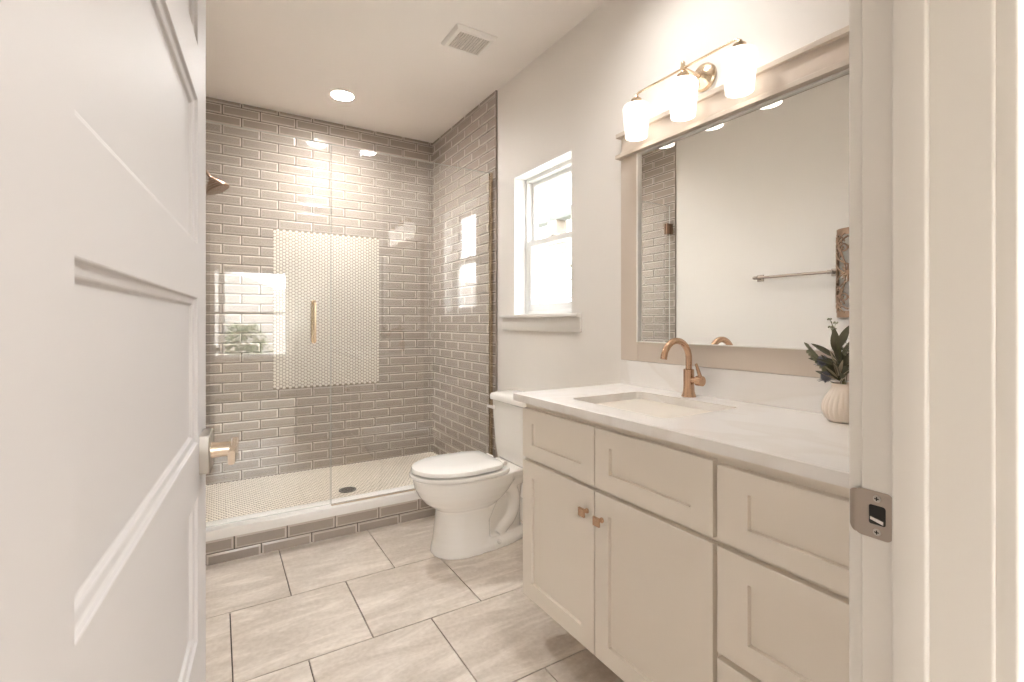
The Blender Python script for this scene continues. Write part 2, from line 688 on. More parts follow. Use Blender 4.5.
b = B().box(XL, XR, 2.820, 2.936, -.005, .123)
curb = struct('trim_1', b, M_GROUT, 'low shower curb faced with taupe tiles under a white cap', smooth=0)
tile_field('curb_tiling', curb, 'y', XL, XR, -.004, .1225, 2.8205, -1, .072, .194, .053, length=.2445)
b = B().box(XL, XR, 2.800, 2.942, .123, .172, .004)
obj('curb_cap', b, M_CURB, curb)

# baseboards
b = B().box(XR - .014, XR, 1.66, YT - .005, 0, .13, .003)
struct('baseboard_right', b, M_TRIM, 'white baseboard behind the toilet')
b = B().box(XL, XL + .014, YF1, YT - .005, 0, .13, .003)
struct('baseboard_left', b, M_TRIM, 'white baseboard along the towel bar wall')

# ------------------------------------------------------------------ door frame (jamb, stop, casings)
jamb = struct_root('trim_2', (0, 0, 0), 'cream painted door jamb with its stop and casings')


def jb(name, *boxes):
    b = B()
    for x in boxes:
        b.box(*x)
    return obj(name, b, M_TRIM, jamb)


J0 = .168
b = B()
for s, xf in ((-1, JX0), (1, JX1)):
    b.box(min(xf, xf + s * .02), max(xf, xf + s * .02), J0, YF1, 0, JZ + .02, .0025, 3)
b.box(JX0, JX1, J0, YF1, JZ, JZ + .02, .0025)
obj('jamb_lining', b, M_TRIM, jamb)
b = B()
b.box(JX1 - .0115, JX1, .2205, .2540, 0, JZ, .003, 3)
b.box(JX0, JX0 + .0115, .2205, .2540, 0, JZ, .003, 3)
b.box(JX0, JX1, .2205, .2540, JZ - .0115, JZ, .003, 3)
obj('door_stop', b, M_TRIM, jamb)
for nm, ya, yb in (('casing', YF0 - .019, YF0), ('casing', YF1, YF1 + .017)):
    b = B()
    rev = .006
    b.box(JX1 + rev, JX1 + rev + .085, ya, yb, 0, JZ + .09, .003, 3)
    b.box(max(JX0 - rev - .085, XL + .002) if yb > YF1 else JX0 - rev - .085, JX0 - rev, ya, yb, 0, JZ + .09, .003, 3)
    b.box(JX0 - rev, JX1 + rev, ya, yb, JZ + rev, JZ + .09, .003, 3)
    obj(nm, b, M_TRIM, jamb)

# strike plate on the right jamb
SZ = .963
sp_y = .279
b = B()
pl = rounded_rect(.2560, .2960, SZ - .029, SZ + .029, .007, 5)
hole = rounded_rect(.2630, .2810, SZ - .012, SZ + .012, .003, 5)
b.loft([[(JX1 + .0005, y, z) for y, z in pl], [(JX1 - .0016, y, z) for y, z in pl],
        [(JX1 - .0016, y, z) for y, z in hole], [(JX1 + .0005, y, z) for y, z in hole]], closed=True)
# curved lip towards the room
lip = []
for t in range(7):
    a = t / 6
    yy = .2945 + .0105 * a
    hh = .027 - .006 * a * a
    xx = JX1 - .0016 + .0075 * a * a
    lip.append([(xx, yy, SZ - hh), (xx, yy, SZ + hh), (xx + .0015, yy, SZ + hh), (xx + .0015, yy, SZ - hh)])
b.loft(lip)
strike = obj('strike_plate', b, M_STRIKE, jamb)
strike['label'] = 'dark nickel strike plate'
for dz in (-.0205, .0205):
    b = B()
    sy, szz = .2720, SZ + dz
    b.lathe([(0, 0), (.0044, 0), (.0040, .0012), (0, .0014)], (JX1 - .0015, sy, szz), (-1, 0, 0), 20)
    nf = len(b.bm.faces)
    b.box(JX1 - .0032, JX1 - .0026, sy - .0024, sy + .0024, szz - .0006, szz + .0006)
    b.box(JX1 - .0032, JX1 - .0026, sy - .0006, sy + .0006, szz - .0024, szz + .0024)
    for k, f in enumerate(b.bm.faces):
        f.material_index = 1 if k >= nf else 0
    obj('screw', b, [M_NICKEL, M_DARK], strike)
b = B().box(JX1 - .0012, JX1 - .0004, .2632, .2808, SZ - .0118, SZ + .0118)
obj('latch_pocket_shade', b, M_DARK, strike)  # thin dark sheet drawn for the shade inside the latch hole
b = B()
b.loft([[(JX1 - .0010, (.2650) + .014 * a, SZ - .010 + .004 * a), (JX1 - .0030, (.2650) + .014 * a, SZ - .0100 + .004 * a),
         (JX1 - .0030, (.2650) + .014 * a, SZ - .0055 + .003 * a), (JX1 - .0010, (.2650) + .014 * a, SZ - .0045 + .003 * a)] for a in (0, .5, 1)])
obj('latch_tongue', b, M_POLISH, strike)

# ------------------------------------------------------------------ open door (five-panel), hinged on the left jamb
DA = math.atan(.085)
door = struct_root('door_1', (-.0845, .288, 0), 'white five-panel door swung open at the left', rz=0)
# local frame: d along the leaf from the hinge, visible face at +n; written into world-aligned coordinates through D()
dv = Vector((math.sin(DA), math.cos(DA), 0))
nv = Vector((math.cos(DA), -math.sin(DA), 0))


def D(d, n, z):
    p = dv * d + nv * n
    return (p.x, p.y, z)


DW, DT = .779, .035
b = B()
st = .109
panels = [(.34, .58), (.67, .91), (1.0, 1.24), (1.33, 1.57), (1.66, 1.90)]
for face_n, sg in ((0.0, -1), (-DT, 1)):
    # stiles and rails as a grid of faces with recessed panels
    zs = [.012] + [z for p in panels for z in p] + [2.03]
    ds = [.0, st, DW - st, DW]
    vm = {}

    def V(d, z):
        if (d, z) not in vm:
            vm[(d, z)] = b.bm.verts.new(D(d, face_n, z))
        return vm[(d, z)]
    for zi in range(len(zs) - 1):
        for di in range(3):
            is_panel = di == 1 and zi % 2 == 1
            q = [V(ds[di], zs[zi]), V(ds[di + 1], zs[zi]), V(ds[di + 1], zs[zi + 1]), V(ds[di], zs[zi + 1])]
            if not is_panel:
                b.face(q)
            else:
                prev = q
                for ins, dep in ((.002, .005), (.010, .0065), (.0125, .0115)):
                    a0, a1, c0, c1 = ds[1] + ins, ds[2] - ins, zs[zi] + ins, zs[zi + 1] - ins
                    r = [b.bm.verts.new(D(d, face_n + sg * dep, z)) for d, z in ((a0, c0), (a1, c0), (a1, c1), (a0, c1))]
                    for i in range(4):
                        b.face([prev[i], prev[(i + 1) % 4], r[(i + 1) % 4], r[i]])
                    prev = r
                b.face(prev)
    if face_n == 0.0:
        front = dict(vm)
    else:
        back = dict(vm)
edge = [(d, .012) for d in ds] + [(DW, z) for z in zs[1:]] + [(d, 2.03) for d in reversed(ds[:-1])] + [(0, z) for z in reversed(zs[1:-1])]
for i in range(len(edge)):
    p, q = edge[i], edge[(i + 1) % len(edge)]
    b.face([front[p], front[q], back[q], back[p]])
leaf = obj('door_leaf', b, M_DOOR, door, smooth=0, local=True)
bv = leaf.modifiers.new('bevel', 'BEVEL')
bv.width = .0015
bv.segments = 2
bv.limit_method = 'ANGLE'
# lever set
LZ, LD = .975, DW - .062
b = B()
ring = rounded_rect(LD - .033, LD + .033, LZ - .033, LZ + .033, .003, 3)
ring2 = rounded_rect(LD - .0315, LD + .0315, LZ - .0315, LZ + .0315, .003, 3)
b.loft([[D(d, 0.0, z) for d, z in ring], [D(d, .0135, z) for d, z in ring], [D(d, .0150, z) for d, z in ring2]])
rose = obj('lever_rose', b, M_NICKEL, door, local=True)
b = B()
path = [D(LD, .013, LZ), D(LD, .028, LZ), D(LD, .046, LZ)]
b.tube(path, [.0145, .0130, .0130], 20)
# blade: runs back from the neck towards the hinge side, flat, drooping a little
bl = []
for t in range(9):
    a = t / 8
    d = LD + .014 - .092 * a
    z = LZ + .004 - .003 * a
    n = .050 + .004 * a - .004 * a * a
    hh = .0120 - .001 * a
    w = .0062 - .0010 * a
    bl.append([D(d, n + w * cx, z + hh * sz) for cx, sz in ((-1, -.8), (-.6, -1), (.6, -1), (1, -.8), (1, .8), (.6, 1), (-.6, 1), (-1, .8))])
b.loft(bl)
b.lathe([(.0032, 0), (.0032, .001)], D(LD, .034, LZ - .0105), (0, 0, -1), 10)
obj('door_lever', b, M_LEVER, door, local=True)
b = B()
ringb = [[D(d, -DT - h, z) for d, z in ring] for h in (0, .015)]
b.loft(ringb)
b.tube([D(LD, -DT - .01, LZ), D(LD, -DT - .05, LZ)], .0115, 20)
b.loft([[D(LD + .012 - .115 * a, -DT - .048 + .006 * cx, LZ + .010 * sz) for cx, sz in ((-1, -1), (1, -1), (1, 1), (-1, 1))] for a in (0, .5, 1)])
obj('door_lever', b, M_POLISH, door, local=True)
for hz in (.25, 1.80):
    b = B().lathe([(.006, 0), (.006, .09)], (-.002, .004, hz), (0, 0, 1), 12)
    obj('hinge', b, M_NICKEL, door, local=True)

# ------------------------------------------------------------------ bathroom window
win = struct_root('window_1', (XR, (WY0 + WY1) / 2, WZ0), 'white double-hung window above the toilet')
xf = XR + .082
b = B()
fr = .028
y0, y1, z0, z1 = WY0, WY1, WZ0, WZ1
b.box(xf, XO, y0, y0 + fr, z0, z1, .003).box(xf, XO, y1 - fr, y1, z0, z1, .003)
b.box(xf, XO, y0 + fr, y1 - fr, z1 - fr, z1, .003).box(xf, XO, y0 + fr, y1 - fr, z0, z0 + fr, .003)
obj('window_frame', b, M_VINYL, win)
zm = 1.690


def sash(xa, xb, za, zb, rail_b, rail_t, sd):
    b = B()
    ya, yb = WY0 + fr, WY1 - fr
    b.rects([(ya, yb, za, zb, xb), (ya, yb, za, zb, xa), (ya + sd - .006, yb - sd + .006, za + rail_b - .006, zb - rail_t + .006, xa),
             (ya + sd, yb - sd, za + rail_b, zb - rail_t, xa + .012)], 'x')
    # open ring, replace caps by through hole
    bmesh.ops.delete(b.bm, geom=[f for f in b.bm.faces if len(f.verts) == 4 and (
        max(v.co.x for v in f.verts) - min(v.co.x for v in f.verts) < 1e-6) and f.calc_area() > .05], context='FACES')
    b.box(xa + .012, xb, ya, ya + sd, za, zb).box(xa + .012, xb, yb - sd, yb, za, zb)
    b.box(xa + .012, xb, ya + sd, yb - sd, za, za + rail_b).box(xa + .012, xb, ya + sd, yb - sd, zb - rail_t, zb)
    o = obj('window_sash', b, M_VINYL, win, smooth=0)
    g_ = B().box(xa + .014, xa + .018, ya + sd, yb - sd, za + rail_b, zb - rail_t)
    obj('window_pane', g_, M_PANE, o, 0)
    return o


up = sash(XR + .118, XR + .145, zm - .02, WZ1 - fr, .035, .030, .030)
lo = sash(XR + .090, XR + .118, WZ0 + fr, zm + .018, .045, .038, .036)
b = B().box(XR + .092, XR + .112, 2.26, 2.31, zm + .017, zm + .026, .003)
b.box(XR + .088, XR + .098, 2.275, 2.315, zm + .024, zm + .031, .002)
obj('sash_lock', b, M_VINYL, lo)
b = B()
b.box(XR - .032, XR + .083, WY0 - .082, WY1 + .137, WZ0 - .020, WZ0, .004, 3)
b.box(XR - .016, XR, WY0 - .082, WY1 + .115, 1.150, WZ0 - .020, .003)
struct('trim_3', b, M_TRIM, 'white window stool and apron below the bathroom window')
b = B()
for (a0, a1, c0, c1) in ((WY0, WY0 + .006, WZ0, WZ1), (WY1 - .006, WY1, WZ0, WZ1), (WY0, WY1, WZ1 - .006, WZ1)):
    b.box(XR + .0, XR + .083, a0, a1, c0, c1)
obj('window_reveal', b, M_VINYL, win, 0)

# ------------------------------------------------------------------ shower glass
GT, GB, SEAM = 2.200, .175, .542


def glass_obj(b, parent):
    bmesh.ops.recalc_face_normals(b.bm, faces=b.bm.faces[:])
    for f in b.bm.faces:
        f.material_index = 0 if abs(f.normal.y) > .9 else 1
    return obj('glass_pane', b, [M_GLASS, M_EDGE], parent, 0)


sd = thing('shower_door', (XL + .1, YG, .172), 'clear frameless glass shower door with a slim brass pull', 'shower door')
b = B().box(XL + .022, SEAM - .002, YG - .005, YG + .005, GB + .006, GT, .001, 1)
glass_obj(b, sd)
for side, nm in ((-1, 'pull_handle'), (1, 'pull_handle')):
    b = B()
    hx, ya = .452, YG + side * .005
    zt, zb = 1.310, 1.095
    pts = [(hx, ya, zt)]
    for t in range(7):
        a = t / 6 * PI / 2
        pts.append((hx, ya + side * (.030 + .012 * math.sin(a)), zt - .012 + .012 * math.cos(a)))
    for t in range(7):
        a = t / 6 * PI / 2
        pts.append((hx, ya + side * (.030 + .012 * math.cos(a)), zb + .012 - .012 * math.sin(a)))
    pts.append((hx, ya, zb))
    b.tube(pts, .0075, 16)
    for z in (zt, zb):
        b.lathe([(.012, 0), (.012, .004)], (hx, ya, z), (0, side, 0), 20)
    obj(nm, b, M_BRASS2, sd)
for hz in (2.0, .42):
    b = B()
    b.box(XL + .0125, XL + .022, YG - .028, YG + .028, hz - .045, hz + .045, .002)
    b.box(XL + .016, XL + .075, YG + .005, YG + .016, hz - .045, hz + .045, .002)
    b.box(XL + .016, XL + .075, YG - .016, YG - .005, hz - .045, hz + .045, .002)
    obj('hinge', b, M_BRONZE, sd)
sp = thing('shower_screen', (1.0, YG, .172), 'clear fixed glass screen in a thin bronze wall channel', 'glass screen')
b = B().box(SEAM + .002, XR - .0145, YG - .005, YG + .005, GB, GT, .001, 1)
glass_obj(b, sp)
b = B()
b.box(XR - .0142, XR - .0125, YG - .010, YG + .010, .1725, GT + .002)
b.box(XR - .030, XR - .0142, YG - .010, YG - .0055, .1725, GT + .002)
b.box(XR - .030, XR - .0142, YG + .0055, YG + .010, .1725, GT + .002)
obj('wall_channel', b, M_BRASS2, sp, 0)
b = B()
b.box(SEAM + .002, XR - .030, YG - .010, YG - .0055, .1722, .1775)
b.box(SEAM + .002, XR - .030, YG + .0055, YG + .010, .1722, .1775)
obj('curb_channel', b, M_BRASS2, sp, 0)

# ------------------------------------------------------------------ shower head, drain
sh = thing('shower_sprayer', (XL + .013, 3.41, 2.13), 'bronze ribbed shower head high on the left tiled wall', 'shower head')
b = B().lathe([(.032, 0), (.032, .004), (.022, .010), (.014, .012)], (XL + .013, 3.41, 2.14), (1, 0, 0), 28)
obj('wall_flange', b, M_BRONZE, sh)
nrm = Vector((.46, -.10, -.88)).normalized()
hc = Vector((.004, 3.41, 1.998))
top = hc - nrm * .075
b = B()
pts = [Vector((XL + .02, 3.41, 2.14)), Vector((-.15, 3.41, 2.150)), Vector((-.105, 3.41, 2.142)), Vector((-.068, 3.41, 2.112)), top]
b.tube(pts, .009, 14)
obj('shower_arm', b, M_BRONZE, sh)
b = B()
b.lathe([(.011, -.084), (.018, -.076), (.019, -.064), (.031, -.058), (.034, -.054), (.034, -.047), (.045, -.042), (.047, -.038), (.047, -.032),
         (.057, -.026), (.059, -.022), (.059, -.015), (.066, -.010), (.068, -.004), (.066, 0), (.061, .001)], hc, nrm, 40)
obj('spray_body', b, M_BRONZE, sh, smooth=18)
b = B()
q = Vector((0, 0, 1)).rotation_difference(nrm)
for rr, nn in ((.0, 1), (.014, 6), (.028, 12), (.042, 18), (.055, 24)):
    for k in range(nn):
        a = 2 * PI * k / nn
        c = hc + q @ Vector((rr * math.cos(a), rr * math.sin(a), .001))
        b.lathe([(.0026, -.001), (.0024, .002), (.0012, .003)], c, nrm, 8)
obj('nozzles', b, M_STRIKE, sh)

dr = thing('shower_drain', (.735, 3.294, ZS), 'round dark metal drain set in the cream mosaic shower floor', 'drain')
b = B()
b.lathe([(.040, .0), (.056, .0), (.056, .0025), (.050, .0035), (.042, .0030), (.040, .0012)], (.735, 3.294, ZS + .0005), (0, 0, 1), 40, None, True)
obj('drain_ring', b, M_DRAIN, dr)
b = B()
b.lathe([(.0, .0), (.043, .0), (.043, .0008), (.0, .0008)], (.735, 3.294, ZS + .0005), (0, 0, 1), 40)
obj('drain_well_shade', b, M_DARK, dr)  # flat black disc painted as the shade under the grate
b = B()
for rr in (.010, .020, .030):
    b.loft([[(.735 + (rr + w) * math.cos(2 * PI * k / 32), 3.294 + (rr + w) * math.sin(2 * PI * k / 32), ZS + h) for k in range(32)]
            for w, h in ((-.0025, .0015), (-.0025, .003), (.0025, .003), (.0025, .0015))], closed=True)
for k in range(4):
    a = PI / 4 * k
    b.tube([(.735 + .043 * math.cos(a), 3.294 + .043 * math.sin(a), ZS + .0025), (.735 - .043 * math.cos(a), 3.294 - .043 * math.sin(a), ZS + .0025)], .0016, 6)
obj('drain_grate', b, M_DRAIN, dr)

# ------------------------------------------------------------------ ceiling fixtures
can = thing('recessed_light', (.722, 3.393, ZC), 'lit round recessed ceiling light above the shower', 'ceiling light', 'recessed ceiling lights')
b = B().lathe([(.070, 0), (.082, 0), (.084, -.003), (.078, -.006), (.070, -.005)], (.722, 3.393, ZC), (0, 0, 1), 48, None, True)
obj('trim_ring', b, M_WPLASTIC, can)
b = B().lathe([(0, -.0005), (.071, -.0005), (.071, -.0040), (0, -.0045)], (.722, 3.393, ZC), (0, 0, 1), 48)
obj('light_lens', b, M_CAN, can)
can2 = dup(can, (1.167, 1.26, ZC), 'lit round recessed ceiling light over the vanity, mirrored in the shower glass')
for ch in can2.children:
    if ch.name.startswith('light_lens'):
        ch.data = ch.data.copy()
        ch.data.materials[0] = M_VCAN

fan = thing('exhaust_fan', (1.172, 2.372, ZC), 'square white exhaust fan cover on the ceiling', 'exhaust fan')
b = B()
fx0, fx1, fy0, fy1 = 1.053, 1.292, 2.266, 2.476
b.rects([(fx0, fx1, fy0, fy1, ZC), (fx0, fx1, fy0, fy1, ZC - .004), (fx0 + .012, fx1 - .012, fy0 + .012, fy1 - .012, ZC - .018),
         (fx0 + .028, fx1 - .028, fy0 + .028, fy1 - .028, ZC - .020), (fx0 + .030, fx1 - .030, fy0 + .030, fy1 - .030, ZC - .012)], 'z')
obj('fan_cover', b, M_WPLASTIC, fan)
b = B()
gx0, gx1, gy0, gy1 = fx0 + .030, fx1 - .030, fy0 + .030, fy1 - .030
n = 12
for k in range(n + 1):
    x = gx0 + (gx1 - gx0) * k / n
    b.box(x - .0030, x + .0030, gy0, gy1, ZC - .019, ZC - .014)
for k in range(n + 1):
    y = gy0 + (gy1 - gy0) * k / n
    b.box(gx0, gx1, y - .0022, y + .0022, ZC - .0185, ZC - .0145)
obj('fan_grille', b, M_GRILLE, fan, 0)
b = B().box(gx0, gx1, gy0, gy1, ZC - .0128, ZC - .0121)
obj('fan_cavity_shade', b, M_DARK, fan, 0)  # flat dark sheet in place of the shade behind the grille

# ------------------------------------------------------------------ toilet
TY = 2.345


def egg(t0, t1, hw, z, tc=None, nf=2.0, back=3.2, n=48, hwb=None):
    """plan outline: t = distance from the right wall (towards -x); rounded front at t1, squarer back at t0"""
    tc = tc if tc is not None else t1 - hw * 1.15
    pts = []
    for k in range(n):
        a = 2 * PI * k / n
        c, s_ = math.cos(a), math.sin(a)
        if c >= 0:
            t = tc + (t1 - tc) * abs(c) ** (2 / nf)
            y = hw * math.copysign(abs(s_) ** (2 / nf), s_)
        else:
            t = tc - (tc - t0) * abs(c) ** (2 / back)
            y = hw * math.copysign(abs(s_) ** (2 / back), s_)
            if hwb:
                f = (tc - t) / (tc - t0)
                y *= 1 + (hwb / hw - 1) * f * f
        pts.append((XR - t, TY + y, z))
    return pts


toi = thing('toilet', (XR - .35, TY, 0), 'white two-piece toilet with lid down beside the vanity', 'toilet')
b = B()
b.loft([egg(.33, .642, .136, 0, .49), egg(.33, .640, .134, .02, .49), egg(.33, .630, .123, .07, .49), egg(.33, .621, .114, .15, .49),
        egg(.33, .614, .110, .225, .49), egg(.32, .618, .114, .238, .49)])
b.loft([egg(.30, .600, .100, .215, .48), egg(.28, .636, .126, .240, .49), egg(.25, .674, .150, .268, .495), egg(.22, .706, .171, .305, .50), egg(.19, .726, .183, .345, .505),
        egg(.18, .736, .187, .385, .505), egg(.18, .736, .187, .402, .505)])
# deck under the tank
b.loft([egg(.10, .34, .085, .30, .22, hwb=.08), egg(.06, .36, .110, .345, .22), egg(.04, .38, .135, .375, .22), egg(.035, .38, .145, .402, .22)])
# foot plinth
b.loft([egg(.085, .642, .136, 0, .47, hwb=.104), egg(.085, .639, .133, .028, .47, hwb=.101), egg(.10, .61, .108, .052, .46, hwb=.080)])
# web between pedestal and wall side
b.loft([egg(.12, .42, .074, .03, .30), egg(.12, .42, .070, .20, .30), egg(.10, .42, .072, .35, .30)])
# trapway on each flank shows as a raised snake
for s_ in (-1, 1):
    path = [(.43, .085), (.40, .12), (.365, .175), (.335, .235), (.295, .285), (.245, .305), (.205, .285), (.185, .235), (.190, .175), (.215, .125), (.26, .085), (.29, .05)]
    # smooth the path
    sm = []
    for i in range(len(path) - 1):
        p0, p1, p2, p3 = path[max(i - 1, 0)], path[i], path[i + 1], path[min(i + 2, len(path) - 1)]
        for k in range(4):
            t = k / 4
            q2 = [.5 * (2 * p1[j] + (p2[j] - p0[j]) * t + (2 * p0[j] - 5 * p1[j] + 4 * p2[j] - p3[j]) * t * t + (3 * p1[j] - p0[j] - 3 * p2[j] + p3[j]) * t ** 3) for j in (0, 1)]
            sm.append(q2)
    b.tube([(XR - t, TY + s_ * .062, z) for t, z in sm], .036, 14)
bowl = obj('bowl', b, M_PORC, toi, smooth=0)
rm = bowl.modifiers.new('union', 'REMESH')
rm.mode = 'VOXEL'
rm.voxel_size = .0048
smo = bowl.modifiers.new('soften', 'SMOOTH')
smo.factor = .5
smo.iterations = 5
dg = bpy.context.evaluated_depsgraph_get()
dg.update()
me = bpy.data.meshes.new_from_object(bowl.evaluated_get(dg))
bowl.modifiers.clear()
bowl.data = me
me.shade_smooth()
b = B()
b.loft([egg(.245, .748, .192, .4065, .505, back=4.5), egg(.243, .754, .196, .411, .505, back=4.5), egg(.243, .754, .196, .421, .505, back=4.5), egg(.246, .748, .192, .4265, .505, back=4.5)])
obj('seat', b, M_PORC, toi)
b = B()
b.loft([egg(.287, .740, .184, .4325, .505, back=7, hwb=.160), egg(.283, .746, .189, .437, .505, back=7, hwb=.163), egg(.283, .746, .189, .446, .505, back=7, hwb=.163),
        egg(.287, .740, .184, .455, .505, back=7, hwb=.158), egg(.30, .71, .160, .462, .505, back=7, hwb=.140), egg(.36, .63, .09, .466, .485, back=5, hwb=.08)])
obj('seat_lid', b, M_PORC, toi)
for s_ in (-1, 1):
    b = B()
    b.tube([(XR - .262, TY + s_ * .05, .436), (XR - .262, TY + s_ * .10, .436)], .012, 14)
    b.box(XR - .285, XR - .245, TY + s_ * .075 - .018, TY + s_ * .075 + .018, .402, .438, .006)
    obj('seat_hinge', b, M_PORC, toi)


def rr_ring(t0, t1, hw, r, z, bow=0.0, n=7):
    pts = []
    for x, y in rounded_rect(XR - t1, XR - t0, TY - hw, TY + hw, r, n):
        f = 1 - ((y - TY) / hw) ** 2
        if x < XR - (t0 + t1) / 2:
            x -= bow * f
        pts.append((x, y, z))
    return pts


b = B()
b.loft([rr_ring(.030, .160, .158, .045, .402, .012), rr_ring(.022, .172, .175, .05, .420, .014), rr_ring(.018, .180, .182, .05, .50, .015),
        rr_ring(.016, .188, .193, .05, .66, .016), rr_ring(.016, .190, .196, .05, .742, .016)])
obj('tank', b, M_PORC, toi, 50)
b = B()
b.loft([rr_ring(.010, .194, .200, .05, .743, .018), rr_ring(.006, .202, .208, .05, .748, .018), rr_ring(.006, .203, .209, .05, .770, .018),
        rr_ring(.010, .197, .203, .05, .781, .018), rr_ring(.03, .170, .176, .045, .789, .016), rr_ring(.06, .135, .13, .03, .792, .01)])
obj('tank_lid', b, M_PORC, toi, 50)
b = B()
b.lathe([(.014, 0), (.014, .010), (.009, .014)], (XR - .188, TY + .140, .700), (-1, 0, 0), 20)
b.loft([[(XR - .200 - .006 * c_, TY + .140 + d, .700 + h * sz - .0 * d) for c_, sz in ((0, -1), (1, -1), (1, 1), (0, 1))]
        for d, h in ((-.012, .007), (.0, .009), (.03, .008), (.062, .0075), (.068, .005))])
obj('flush_lever', b, M_PORC, toi)
for s_ in (-1, 1):
    b = B()
    b.ball((XR - .31, TY + s_ * .116, .032), .014, 14, 8, (1, 1, .9))
    obj('bolt_cap', b, M_PORC, toi)

# ------------------------------------------------------------------ vanity
VY0, VY1 = .302, 1.590
FX = 1.015                      # front face plane of doors and drawers
van = thing('vanity_cabinet', (1.33, .97, 0), 'greige shaker vanity cabinet with two doors and a drawer bank', 'cabinet')
b = B()
b.box(FX + .020, XR - .016, VY0, VY1, .150, .893, .001, 1)
b.box(1.215, XR - .02, VY0 + .01, VY1 - .06, 0, .150)
obj('carcass', b, M_CAB, van, 0)


def shaker(y0, y1, z0, z1, sw, rw, name, x=FX):
    b = B()
    e_ = .0014
    b.rects([(y0, y1, z0, z1, x + .0198), (y0, y1, z0, z1, x + e_), (y0 + e_, y1 - e_, z0 + e_, z1 - e_, x),
             (y0 + sw, y1 - sw, z0 + rw, z1 - rw, x), (y0 + sw + .0015, y1 - sw - .0015, z0 + rw + .0015, z1 - rw - .0015, x + .0105)], 'x')
    return obj(name, b, M_CAB, van, 0)


FZ0, FZ1, DZ0, DZ1 = .682, .868, .148, .668
yl0, yl1, yr0, yr1 = 1.167, 1.584, .738, 1.163
shaker(yl0, yl1, FZ0, FZ1, .064, .052, 'false_drawer_front')
shaker(yr0, yr1, FZ0, FZ1, .064, .052, 'false_drawer_front')


def knob(parent, y, z):
    b = B()
    b.lathe([(.0085, 0), (.0085, .003), (.0055, .006), (.0055, .016)], (FX, y, z), (-1, 0, 0), 16)
    xk = FX - .016
    h = .0135
    b.rects([(y - .007, y + .007, z - .007, z + .007, xk + .001), (y - h, y + h, z - h, z + h, xk - .004),
             (y - h, y + h, z - h, z + h, xk - .0105), (y - h + .0015, y + h - .0015, z - h + .0015, z + h - .0015, xk - .012)], 'x')
    o = obj('knob', b, M_BRASS, parent, 30)
    o['label'] = 'square bronze knob'


d1 = shaker(yl0, yl1, DZ0, DZ1, .062, .060, 'cabinet_door')
knob(d1, yl0 + .032, .594)
d2 = shaker(yr0, yr1, DZ0, DZ1, .062, .060, 'cabinet_door')
knob(d2, yr1 - .034, .588)
for z0_, z1_ in ((.682, .862), (.415, .668), (.148, .401)):
    shaker(.318, .727, z0_, z1_, .078, .050 if z1_ > .8 else .058, 'drawer')

# countertop with sink cut-out
CZ0, CZ1 = .893, .922
cx0, cx1, cy0, cy1 = .9955, XR - .001, YF1 + .002, 1.622
top_c = thing('countertop', (1.29, .97, CZ0), 'white veined quartz countertop with low backsplash on the vanity', 'countertop')
hx0, hx1, hy0, hy1 = 1.100, 1.452, .955, 1.392
hole = rounded_rect(hx0, hx1, hy0, hy1, .022, 8)
hcx, hcy = (hx0 + hx1) / 2, (hy0 + hy1) / 2


def to_outer(p):
    dx, dy = p[0] - hcx, p[1] - hcy
    ts = []
    if dx > 0:
        ts.append((cx1 - hcx) / dx)
    if dx < 0:
        ts.append((cx0 - hcx) / dx)
    if dy > 0:
        ts.append((cy1 - hcy) / dy)
    if dy < 0:
        ts.append((cy0 - hcy) / dy)
    t = min(ts)
    return [hcx + dx * t, hcy + dy * t]


outer = [to_outer(p) for p in hole]
for cc in ((cx0, cy0), (cx0, cy1), (cx1, cy0), (cx1, cy1)):
    i = min(range(len(outer)), key=lambda k: (outer[k][0] - cc[0]) ** 2 + (outer[k][1] - cc[1]) ** 2)
    outer[i] = list(cc)


def inset(p, d):
    return (min(max(p[0], cx0 + d), cx1 - d), min(max(p[1], cy0 + d), cy1 - d))


b = B()
b.loft([[(*p, CZ0) for p in outer], [(*p, CZ1 - .002) for p in outer], [(*inset(p, .002), CZ1) for p in outer],
        [(*p, CZ1) for p in hole], [(*p, CZ0) for p in hole]], closed=True)
b.bm.faces.ensure_lookup_table()
obj('counter_slab', b, M_QUARTZ, top_c, 20)
b = B().box(XR - .021, XR - .001, cy0, cy1, CZ1 + .0003, 1.030, .0015, 1)
obj('backsplash', b, M_QUARTZ, top_c, 0)

sink = thing('sink', (hcx, hcy, .769), 'white rectangular sink set under the quartz countertop', 'sink')
b = B()


def sring(dlt, z, r=.03):
    return [(*p, z) for p in rounded_rect(hx0 + dlt, hx1 - dlt, hy0 + dlt, hy1 - dlt, r, 8)]


b.loft([sring(-.018, .8925, .035), sring(-.018, .872, .035), sring(-.010, .80, .04), sring(.02, .745, .05), sring(.07, .733, .05),
        sring(.07, .742, .05), sring(.03, .750, .05), sring(.004, .775, .045), sring(-.002, .82, .035), sring(-.004, .8925, .028)], closed=False, cap0=False, cap1=False)
# close basin floor (inner and outer)
b.loft([sring(.07, .742, .05), sring(.13, .739, .03)], cap0=False)
b.loft([sring(.07, .733, .05), sring(.13, .731, .03)], cap0=False)
b.loft([sring(-.004, .8925, .028), sring(-.018, .8925, .035)], False, False)
obj('basin', b, M_PORC, sink, 40)
b = B().lathe([(0, 0), (.022, 0), (.022, .002), (.015, .003), (0, .003)], (hcx, hcy, .7395), (0, 0, 1), 28)
obj('sink_drain', b, M_BRASS, sink)

